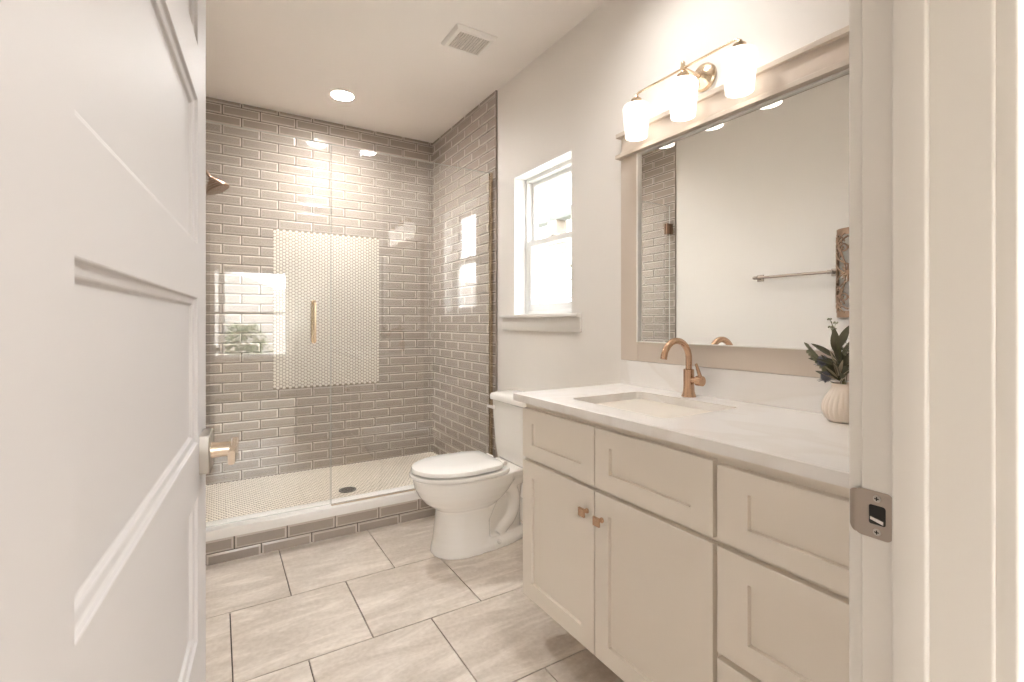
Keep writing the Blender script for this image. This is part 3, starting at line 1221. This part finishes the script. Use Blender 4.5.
# faucet
FXc, FYc = 1.508, 1.199
fau = thing('faucet', (FXc, FYc, CZ1), 'champagne bronze gooseneck faucet behind the sink', 'faucet')
b = B()
b.lathe([(.0265, 0), (.0265, .003), (.0235, .010), (.0205, .022), (.0195, .045), (.0195, .098), (.0185, .102), (.0125, .104)], (FXc, FYc, CZ1), (0, 0, 1), 32)
obj('faucet_body', b, M_BRASS, fau)
b = B()
R_ = .068
pts = [(FXc, FYc, CZ1 + .095), (FXc, FYc, CZ1 + .118), (FXc, FYc, 1.055)]
for t in range(1, 22):
    a = t / 21 * math.radians(173)
    pts.append((FXc - R_ + R_ * math.cos(a), FYc, 1.064 + R_ * math.sin(a)))
pe = Vector(pts[-1])
pd = (pe - Vector(pts[-2])).normalized()
pts.append(pe + pd * .006)
b.tube(pts, .0118, 20)
obj('spout', b, M_BRASS, fau)
b = B()
hz = CZ1 + .063
b.tube([(FXc, FYc - .015, hz), (FXc, FYc - .036, hz), (FXc, FYc - .037, hz), (FXc, FYc - .060, hz)], [.0125, .0125, .0185, .0185], 24)
obj('handle_hub', b, M_BRASS, fau)
b = B()
b.tube([(FXc - .004, FYc - .056, hz + .004), (FXc - .003, FYc - .050, hz + .022), (FXc - .001, FYc - .038, hz + .048), (FXc, FYc - .032, hz + .062)],
       [.0085, .0072, .0056, .0045], 12)
obj('handle_lever', b, M_BRASS, fau)

# ------------------------------------------------------------------ mirror
mir = thing('wall_mirror', (XR, .97, 1.03), 'wide wall mirror in a beige frame with a crown ledge above the vanity', 'mirror')
my0, my1 = YF1 + .01, 1.616
mz0, mz1 = 1.031, 1.945
b = B()
fxm = XR - .022
iy0, iy1, iz0, iz1 = my0 + .10, 1.515, 1.114, 1.936
b.box(fxm, XR, iy1, my1, mz0, mz1, .0015, 1).box(fxm, XR, my0, iy0, mz0, mz1, .0015, 1)
b.box(fxm, XR, iy0, iy1, mz0, iz0, .0015, 1).box(fxm, XR, iy0, iy1, iz1, mz1, .0015, 1)
obj('mirror_frame', b, M_FRAME, mir, 0)
b = B()
w = .009
xb0, xb1 = XR - .0275, XR - .012
b.box(xb0, xb1, iy1 - w, iy1, iz0, iz1).box(xb0, xb1, iy0, iy0 + w, iz0, iz1)
b.box(xb0, xb1, iy0 + w, iy1 - w, iz0, iz0 + .003).box(xb0, xb1, iy0 + w, iy1 - w, iz1 - .004, iz1)
obj('inner_bead', b, M_FRAMEW, mir, 0)
b = B().box(XR - .016, XR - .001, iy0 + .001, iy1 - .001, iz0 + .001, iz1 - .001)
obj('mirror_glass', b, M_MIRROR, mir, 0)
b = B()
b.box(XR - .030, XR, my0, my1 - .012, 1.940, 2.036)
b.box(XR - .048, XR, my0, my1 + .010, 1.938, 1.956, .002)
b.box(XR - .045, XR, my0, my1 + .010, 2.033, 2.052, .002)
obj('crown_ledge', b, M_FRAME, mir, 0)

# ------------------------------------------------------------------ vanity light
LX, LYc, LBZ = 1.488, 1.209, 2.151
vl = thing('vanity_light', (XR, LYc, 2.14), 'three-shade brass vanity light glowing above the mirror', 'wall light')
b = B().lathe([(.052, 0), (.052, .010), (.047, .016), (.026, .020), (.016, .028), (.011, .034)], (XR, LYc - .020, 2.133), (-1, 0, 0), 40)
obj('wall_plate', b, M_BRASS2, vl)
b = B().tube([(XR - .03, LYc - .020, 2.133), (XR - .06, LYc - .012, 2.140), (LX, LYc, LBZ)], .0065, 14)
obj('support_arm', b, M_BRASS2, vl)
LYs = (1.445, 1.209, .980)
b = B()
pts = []
for s_, ye in ((1, LYs[0]), (-1, LYs[2])):
    arc = []
    for t in range(7):
        a = t / 6 * PI / 2
        arc.append((LX, ye - s_ * .018 + s_ * .018 * math.sin(a), LBZ - .018 + .018 * math.cos(a)))
    arc.append((LX, ye, LBZ - .032))
    if s_ == 1:
        pts += list(reversed(arc))
    else:
        pts += arc
b.tube(pts, .0042, 12)
obj('cross_bar', b, M_BRASS2, vl)
b = B().lathe([(.005, -.012), (.010, -.008), (.0105, .004), (.008, .012), (.0085, .020), (.005, .026), (0, .027)], (LX, LYc, LBZ), (0, 0, 1), 24)
obj('finial', b, M_BRASS2, vl)
for yy in LYs:
    b = B().lathe([(.008, .030), (.010, .024), (.021, .016), (.023, .0), (.021, -.006)], (LX, yy, 2.112), (0, 0, 1), 28)
    sk = obj('socket_cup', b, M_BRASS2, vl)
    b = B()
    b.lathe([(.018, .1400), (.036, .1385), (.049, .132), (.0545, .121), (.0540, .108), (.0490, .055), (.0440, 0.0), (.0418, 0.0), (.0470, .055),
             (.0520, .108), (.050, .121), (.040, .129), (.018, .132)], (LX, yy, 1.969), (0, 0, 1), 40)
    obj('lamp_shade', b, M_SHADE, vl)

# ------------------------------------------------------------------ left wall fittings seen in the mirror
tb = thing('towel_bar', (XL, 1.79, 1.53), 'slim nickel towel bar on the left wall, seen in the mirror', 'towel bar')
TZ, TX = 1.517, XL + .062
b = B().tube([(TX, 1.530, TZ), (TX, 2.055, TZ)], .0098, 14)
obj('rail', b, M_STRIKE, tb)
for yy in (1.548, 2.035):
    b = B()
    b.box(XL, XL + .010, yy - (.024 if yy > 1.8 else .016), yy + (.024 if yy > 1.8 else .016), TZ - .024, TZ + .024, .002)
    b.tube([(XL + .008, yy, TZ), (TX + .006, yy, TZ)], [.012, .010], 16)
    b.lathe([(.013, -.012), (.013, .012)], (TX, yy, TZ), (0, 1, 0), 18)
    obj('bar_post', b, M_STRIKE, tb)

sc_y, sc_z0, sc_z1, sc_r = 1.425, 1.229, 1.773, .100
scn = thing('wall_sconce', (XL, sc_y, 1.5), 'brown scrollwork half-round wall sconce on the left wall, seen in the mirror', 'wall sconce')
b = B()


def arcp(u, z, r=sc_r):
    """u in -1..1 round the half cylinder"""
    a = u * PI / 2
    return (XL + .004 + r * math.cos(a), sc_y + r * math.sin(a), z)


for za, zb in ((sc_z0, sc_z0 + .040), (sc_z1 - .040, sc_z1)):
    b.loft([[arcp(u, za), arcp(u, zb), arcp(u, zb, sc_r - .004), arcp(u, za, sc_r - .004)] for u in [k / 14 - 1 for k in range(29)]])
for u in (-1, 1):
    b.tube([arcp(u * .985, sc_z0 + .01), arcp(u * .985, sc_z1 - .01)], .006, 8)
obj('rim', b, M_SCROLL, scn)
b = B()


def spiral(cu, cz, r0, turns, sgn, lead):
    pts = [arcp(*lead)] if lead else []
    for k in range(22):
        t = k / 21
        a = turns * 2 * PI * t
        r = r0 * (1 - .78 * t)
        pts.append(arcp(cu + sgn * r * math.cos(a) / .157, cz + r * math.sin(a)))
    return pts


H = sc_z1 - sc_z0 - .08
zc_ = (sc_z0 + sc_z1) / 2
for sx in (-1, 1):
    for sz in (-1, 1):
        # long S curves
        pts = []
        for k in range(25):
            t = k / 24
            pts.append(arcp(sx * (.12 + .72 * math.sin(t * PI) ** .8 * (1 - .3 * t)), zc_ + sz * t * (H / 2 + .01)))
        b.tube(pts, .0055, 8)
        b.tube(spiral(sx * .52, zc_ + sz * .115, .045, 1.4, sx, None), .0050, 8)
        b.tube(spiral(sx * .34, zc_ + sz * .190, .032, 1.3, -sx, None), .0046, 8)
        b.tube(spiral(sx * .62, zc_ + sz * .205, .026, 1.2, sx, None), .0042, 8)
        pts = [arcp(sx * (.10 + .5 * (k / 12) ** 1.5), zc_ + sz * (.02 + .22 * k / 12)) for k in range(13)]
        b.tube(pts, .0048, 8)
    b.tube([arcp(sx * (.9 - .25 * math.sin(PI * k / 16)), zc_ - .22 + .44 * k / 16) for k in range(17)], .005, 8)
    for sz in (-1, 1):
        b.tube(spiral(sx * .16, zc_ + sz * .150, .030, 1.2, sx, None), .0052, 8)
        b.tube(spiral(sx * .74, zc_ + sz * .060, .028, 1.2, -sx, None), .0052, 8)
        b.tube(spiral(sx * .80, zc_ + sz * .165, .024, 1.2, sx, None), .0050, 8)
        b.tube([arcp(sx * (.02 + .62 * math.sin(PI * k / 14)), zc_ + sz * (.05 + .17 * k / 14)) for k in range(15)], .0055, 8)
        b.tube([arcp(sx * (.95 - .85 * (k / 12)), zc_ + sz * (.215 - .16 * (k / 12) ** 2)) for k in range(13)], .0052, 8)
for k in range(8):
    a = PI / 4 * k
    b.tube([arcp(0, zc_), arcp(.17 * math.cos(a), zc_ + .026 * math.sin(a)), arcp(.34 * math.cos(a), zc_ + .052 * math.sin(a))], [.004, .009, .003], 8)
obj('scrollwork', b, M_SCROLL, scn)
b = B().box(XL, XL + .006, sc_y - .03, sc_y + .03, zc_ - .06, zc_ + .06, .001)
obj('back_bracket', b, M_SCROLL, scn)

# ------------------------------------------------------------------ vase and its stems
VX, VYc = 1.498, .667
vase = thing('vase', (VX, VYc, CZ1), 'small cream ribbed ceramic vase on the countertop', 'vase')
b = B()
NF = 24


def flute(a, h):
    w = max(0.0, min(1.0, (.105 - h) / .035)) * max(0.0, min(1.0, h / .012))
    return 1 + .055 * w * abs(math.cos(a * NF / 2)) ** .7 - .03 * w


VS = .93
prof_o = [(.030, 0), (.040, .002), (.048, .012), (.0545, .030), (.0555, .044), (.0525, .060), (.0455, .076), (.0375, .090), (.0325, .101), (.0315, .110), (.0330, .1155)]
prof_i = [(.0305, .1155), (.0290, .109), (.030, .100), (.034, .090), (.045, .06), (.045, .03), (.03, .008)]
b.lathe([(r_, h_ * VS) for r_, h_ in prof_o + prof_i], (VX, VYc, CZ1), (0, 0, 1), 208, flute)
obj('vase_body', b, M_VASE, vase, 60)


def leaf(b, base, tip, width, up=Vector((0, 0, 1)), fold=.25, droop=.0, n=8):
    base, tip = Vector(base), Vector(tip)
    d = tip - base
    L = d.length
    d.normalize()
    side = d.cross(up)
    if side.length < 1e-3:
        side = d.cross(Vector((1, 0, 0)))
    side.normalize()
    nn = side.cross(d).normalized()
    rings = []
    for k in range(n + 1):
        t = k / n
        w = width * (math.sin(PI * min(t * .97 + .02, 1)) ** .75) * (1 - .25 * t)
        c = base + d * (L * t) - nn * (droop * t * t * L)
        th = .0006
        rings.append([c - side * w + nn * (fold * w), c - nn * th, c + side * w + nn * (fold * w), c + nn * th])
    b.loft(rings)


def sprig(name, label, cat, top, leaves, mat, stem_r=.0016, group=None, buds=None, mid=None):
    base = Vector((VX, VYc, CZ1 + .030))
    neck = Vector((VX + (top[0] - VX) * .12, VYc + (top[1] - VYc) * .12, CZ1 + .112))
    top = Vector(top)
    t = thing(name, neck, label, cat, group)
    b = B()
    m = mid or ((neck + top) / 2 + Vector((0, 0, .012)))
    b.tube([base, neck, m, top], stem_r, 8)
    obj('stem', b, M_STEM, t)
    for lb, lt, w in leaves:
        b = B()
        vdir = (Vector((0, 0, 1.2)) - Vector((.6, .5, 0)))
        leaf(b, lb, lt, w, up=vdir)
        obj('leaf', b, mat, t, 0)
    return t


def thistle(loc, label):
    c = Vector(loc)
    t = sprig('thistle_flower', label, 'flower', c - Vector((0, 0, .008)),
              [], M_LEAF, .0018)
    b = B()
    b.ball(c, .0105, 18, 12, (1, 1, 1.15))
    random.seed(int(loc[2] * 1000))
    for k in range(150):
        z = 1 - 2 * (k + .5) / 150
        a = k * 2.39996
        r = math.sqrt(1 - z * z)
        dvec = Vector((r * math.cos(a), r * math.sin(a), z * 1.15))
        p = c + dvec * .0100
        b.tube([p, p + dvec * .0050], [.0011, .0003], 5)
    obj('flower_head', b, M_THISTLE, t, 0)
    for k in range(9):
        a = 2 * PI * k / 9
        b = B()
        leaf(b, c + Vector((0, 0, -.009)), c + Vector((.022 * math.cos(a), .022 * math.sin(a), -.012 + .006 * math.sin(3 * a))), .0028)
        obj('bract', b, M_THISTLE, t, 0)
    return t


thistle((1.478, .716, 1.090), 'blue-grey thistle, the upper of two at the left of the vase')
thistle((1.480, .708, 1.046), 'blue-grey thistle, the lower of two just above the vase lip')
V3 = lambda x, y, z: Vector((x, y, z))
sprig('leafy_sprig', 'tall dark green sprig of broad leaves rising from the vase', 'sprig', (1.497, .686, 1.150),
      [(V3(1.497, .692, 1.115), V3(1.488, .690, 1.183), .0140), (V3(1.497, .684, 1.125), V3(1.497, .655, 1.192), .0130),
       (V3(1.497, .692, 1.100), V3(1.472, .744, 1.138), .0140), (V3(1.497, .690, 1.080), V3(1.480, .756, 1.094), .0135),
       (V3(1.497, .676, 1.100), V3(1.486, .640, 1.155), .0115), (V3(1.497, .672, 1.080), V3(1.500, .622, 1.110), .0115),
       (V3(1.497, .690, 1.150), V3(1.500, .700, 1.190), .0080), (V3(1.497, .678, 1.060), V3(1.462, .660, 1.098), .0105),
       (V3(1.499, .684, 1.090), V3(1.520, .700, 1.150), .011), (V3(1.499, .680, 1.075), V3(1.535, .660, 1.12), .011)], M_LEAF)
random.seed(21)
lv = []
for k in range(44):
    a = random.uniform(0, 2 * PI)
    t = random.random()
    rad = .012 + .040 * t
    c0 = V3(VX + rad * .45 * math.cos(a), VYc + .006 + rad * .5 * math.sin(a), CZ1 + .112 + .05 * random.random())
    c1 = V3(VX + (rad + .020) * math.cos(a) * .9, VYc + .008 + (rad + .024) * math.sin(a), c0.z + random.uniform(.012, .055))
    lv.append((c0, c1, random.uniform(.0075, .0120)))
sprig('leafy_sprig', 'bushy dark green sprig of short leaves spreading just over the vase mouth', 'sprig', (1.497, .678, 1.125), lv, M_LEAF)
pl_ = sprig('pale_leaf_sprig', 'sprig of narrow pale-edged leaves low at the front of the bouquet', 'sprig', (1.470, .676, 1.085),
            [(V3(1.478, .676, 1.045), V3(1.462, .702, 1.075), .0055), (V3(1.476, .676, 1.050), V3(1.458, .680, 1.105), .0058),
             (V3(1.476, .674, 1.050), V3(1.460, .655, 1.098), .0055), (V3(1.478, .672, 1.045), V3(1.462, .640, 1.072), .0055),
             (V3(1.480, .680, 1.040), V3(1.470, .715, 1.055), .0050), (V3(1.478, .674, 1.060), V3(1.463, .690, 1.120), .0050),
             (V3(1.478, .670, 1.036), V3(1.462, .650, 1.050), .0050)], M_LEAF3)
sl = []
for k in range(18):
    t = k / 17
    c = V3(1.486 - .006 * t, .704 + .048 * t, 1.062 + .060 * t)
    s_ = 1 if k % 2 else -1
    sl.append((c, c + V3(-.008, .010 + .002 * s_, .005 + .014 * s_), .0080))
sprig('small_leaf_sprig', 'sage sprig of small leaves leaning out over the thistles', 'sprig', (1.480, .752, 1.122), sl, M_LEAF2, .0012,
      mid=V3(1.487, .704, 1.060))
sl = []
for k in range(12):
    t = k / 11
    c = V3(1.500 - .004 * t, .668 - .022 * t, 1.065 + .080 * t)
    s_ = 1 if k % 2 else -1
    sl.append((c, c + V3(-.006, -.004 + .013 * s_, .010), .0048))
sprig('small_leaf_sprig', 'sage sprig of small leaves at the right of the bouquet beside the door jamb', 'sprig', (1.496, .646, 1.148), sl, M_LEAF2, .0012)
bt = sprig('bud_sprig', 'thin sprig with green bud clusters standing highest in the vase', 'sprig', (1.494, .700, 1.203), [], M_LEAF2, .0011)
for c in ((1.494, .705, 1.208), (1.492, .688, 1.198), (1.494, .703, 1.186), (1.493, .693, 1.180)):
    b = B()
    b.tube([(1.495, .694, c[2] - .022), c], .0008, 6)
    for k in range(6):
        a = 2 * PI * k / 6
        b.ball((c[0] + .0034 * math.cos(a), c[1] + .0042 * math.sin(a), c[2] + .002 * (k % 2)), .0026, 8, 6)
    obj('bud_cluster', b, M_LEAF2, bt)

# ------------------------------------------------------------------ bedroom behind the camera (its window is mirrored in the shower glass)
BX0, BX1, BY0 = -2.4, 2.2, -3.2
b = B().box(BX0, BX1, BY0, YF0, -.10, -.002)
struct('floor_bedroom', b, M_CARPET, 'bedroom floor behind the doorway')
b = B().box(BX0, BX1, BY0, YF0, ZC, ZC + .12)
struct('ceiling_bedroom', b, M_CEIL, 'bedroom ceiling')
b = B().box(BX0 - .1, BX0, BY0 - .1, YF0, -.1, ZC)
struct('wall_bedroom_left', b, M_WALL, 'bedroom wall', smooth=0)
b = B().box(BX1, BX1 + .1, BY0 - .1, YF0, -.1, ZC)
struct('wall_bedroom_right', b, M_WALL, 'bedroom wall', smooth=0)
b = B()
b.box(BX0, XL, YF0, YF0 + .12, -.1, ZC).box(XR, BX1, YF0, YF0 + .12, -.1, ZC)
struct('wall_bedroom_front', b, M_WALL, 'bedroom wall beside the bathroom', smooth=0)
BZ0, BZ1 = .63, 2.05
ops = [(-1.00, .052), (.058, 1.02)]
b = B()
b.box(BX0, ops[0][0], BY0 - .14, BY0, -.1, ZC).box(ops[0][1], ops[1][0], BY0 - .14, BY0, -.1, ZC).box(ops[1][1], BX1, BY0 - .14, BY0, -.1, ZC)
for a0, a1 in ops:
    b.box(a0, a1, BY0 - .14, BY0, -.1, BZ0).box(a0, a1, BY0 - .14, BY0, BZ1, ZC)
struct('wall_bedroom_back', b, M_WALL, 'bedroom wall with two tall windows', smooth=0)
for i, (a0, a1) in enumerate(ops):
    wr = struct_root('window_%d' % (i + 2), ((a0 + a1) / 2, BY0 - .1, BZ0), 'tall bedroom window mirrored in the shower glass')
    b = B()
    t = .04
    b.box(a0, a0 + t, BY0 - .12, BY0 - .05, BZ0, BZ1).box(a1 - t, a1, BY0 - .12, BY0 - .05, BZ0, BZ1)
    b.box(a0 + t, a1 - t, BY0 - .12, BY0 - .05, BZ1 - t, BZ1).box(a0 + t, a1 - t, BY0 - .12, BY0 - .05, BZ0, BZ0 + t)
    b.box(a0 + t, a1 - t, BY0 - .11, BY0 - .06, 1.33, 1.375)
    obj('window_frame', b, M_VINYL, wr, 0)
    b = B().box(a0 + t, a1 - t, BY0 - .092, BY0 - .087, BZ0 + t, 1.33)
    b.box(a0 + t, a1 - t, BY0 - .092, BY0 - .087, 1.375, BZ1 - t)
    obj('window_pane', b, M_PANE, wr, 0)
fl = thing('added_fill_light', (1.35, -.95, ZC), 'added round ceiling lamp in the bedroom, unseen fill light', 'ceiling light')  # added lamp, out of view, to fill the door and bathroom with light
b = B().lathe([(.15, 0), (.17, 0), (.17, -.02), (.15, -.03)], (1.35, -.95, ZC), (0, 0, 1), 40, None, True)
obj('trim_ring', b, M_WPLASTIC, fl)
b = B().lathe([(0, -.005), (.15, -.005), (.15, -.03), (.10, -.05), (0, -.06)], (1.35, -.95, ZC), (0, 0, 1), 40)
obj('light_lens', b, M_FILL, fl)

# ------------------------------------------------------------------ outdoors
b = B().box(-60, 60, -60, 60, -.6, -.45)
struct('ground', b, M_GROUND, 'pale dry ground outside')
b = B()
n = 40
rings = []
for j in range(7):
    yy = -16 - j * 4
    rings.append([(-40 + 80 * k / n, yy, -.46 + (1.0 * math.sin(j / 6 * PI / 2) * (4.6 + .8 * math.sin(k * .7) + .5 * math.sin(k * 1.9 + 1)))) for k in range(n + 1)])
vr = [[b.bm.verts.new(p) for p in r] for r in rings]
for a, c in zip(vr, vr[1:]):
    for k in range(n):
        b.face([a[k], a[k + 1], c[k + 1], c[k]])
struct('hill', b, M_HILL, 'dry brush hillside beyond the bedroom windows')


def shrub(loc, rad, h, label, mat=M_BUSH, nl=800, lw=.05):
    t = thing('shrub', loc, label, 'shrub', None)
    c = Vector(loc)
    b = B()
    for k in range(7):
        a = 2 * PI * k / 7
        b.tube([c, c + Vector((rad * .3 * math.cos(a), rad * .3 * math.sin(a), h * .4)), c + Vector((rad * .6 * math.cos(a), rad * .6 * math.sin(a), h * .75))], [.03, .02, .008], 6)
    obj('branches', b, M_TRUNK, t)
    b = B()
    for k in range(nl):
        a = random.random() * 2 * PI
        z = random.random()
        r = rad * math.sqrt(random.random()) * (1 - .55 * abs(z - .5) * 1.6)
        p = c + Vector((r * math.cos(a), r * math.sin(a), .06 * h + z * h * .94))
        d = Vector((random.uniform(-1, 1), random.uniform(-1, 1), random.uniform(-.4, 1))).normalized()
        leaf(b, p, p + d * lw * 3, lw, n=3)
    f = obj('foliage', b, mat, t, 0)
    f['kind'] = 'stuff'
    return t


shrub((.55, -7.6, -.45), .65, 1.55, 'green bush outside the bedroom window, mirrored in the shower glass')
shrub((-.55, -7.2, -.45), .40, 1.3, 'slim green bush outside the other bedroom window')
pp = thing('porch_post', (3.5, 4.69, -.45), 'pale square porch post outside the bathroom window', 'post')
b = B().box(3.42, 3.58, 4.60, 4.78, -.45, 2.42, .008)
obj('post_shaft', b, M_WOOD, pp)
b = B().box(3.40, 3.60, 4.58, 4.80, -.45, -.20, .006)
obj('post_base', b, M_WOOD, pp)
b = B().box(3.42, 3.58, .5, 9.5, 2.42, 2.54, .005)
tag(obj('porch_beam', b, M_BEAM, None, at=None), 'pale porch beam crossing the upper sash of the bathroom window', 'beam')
M_PALE = leaf_mat('grey_green_foliage', (.12, .13, .10))
for (x, y, h, lab) in ((9.0, 13.3, 4.3, 'pale leafy shrub beyond the porch post, at the left of the bathroom window'),
                       (10.4, 13.0, 3.9, 'pale leafy shrub beyond the porch post, at the right of the bathroom window')):
    shrub((x, y, -.45), .95, h, lab, M_PALE, 420, .05)
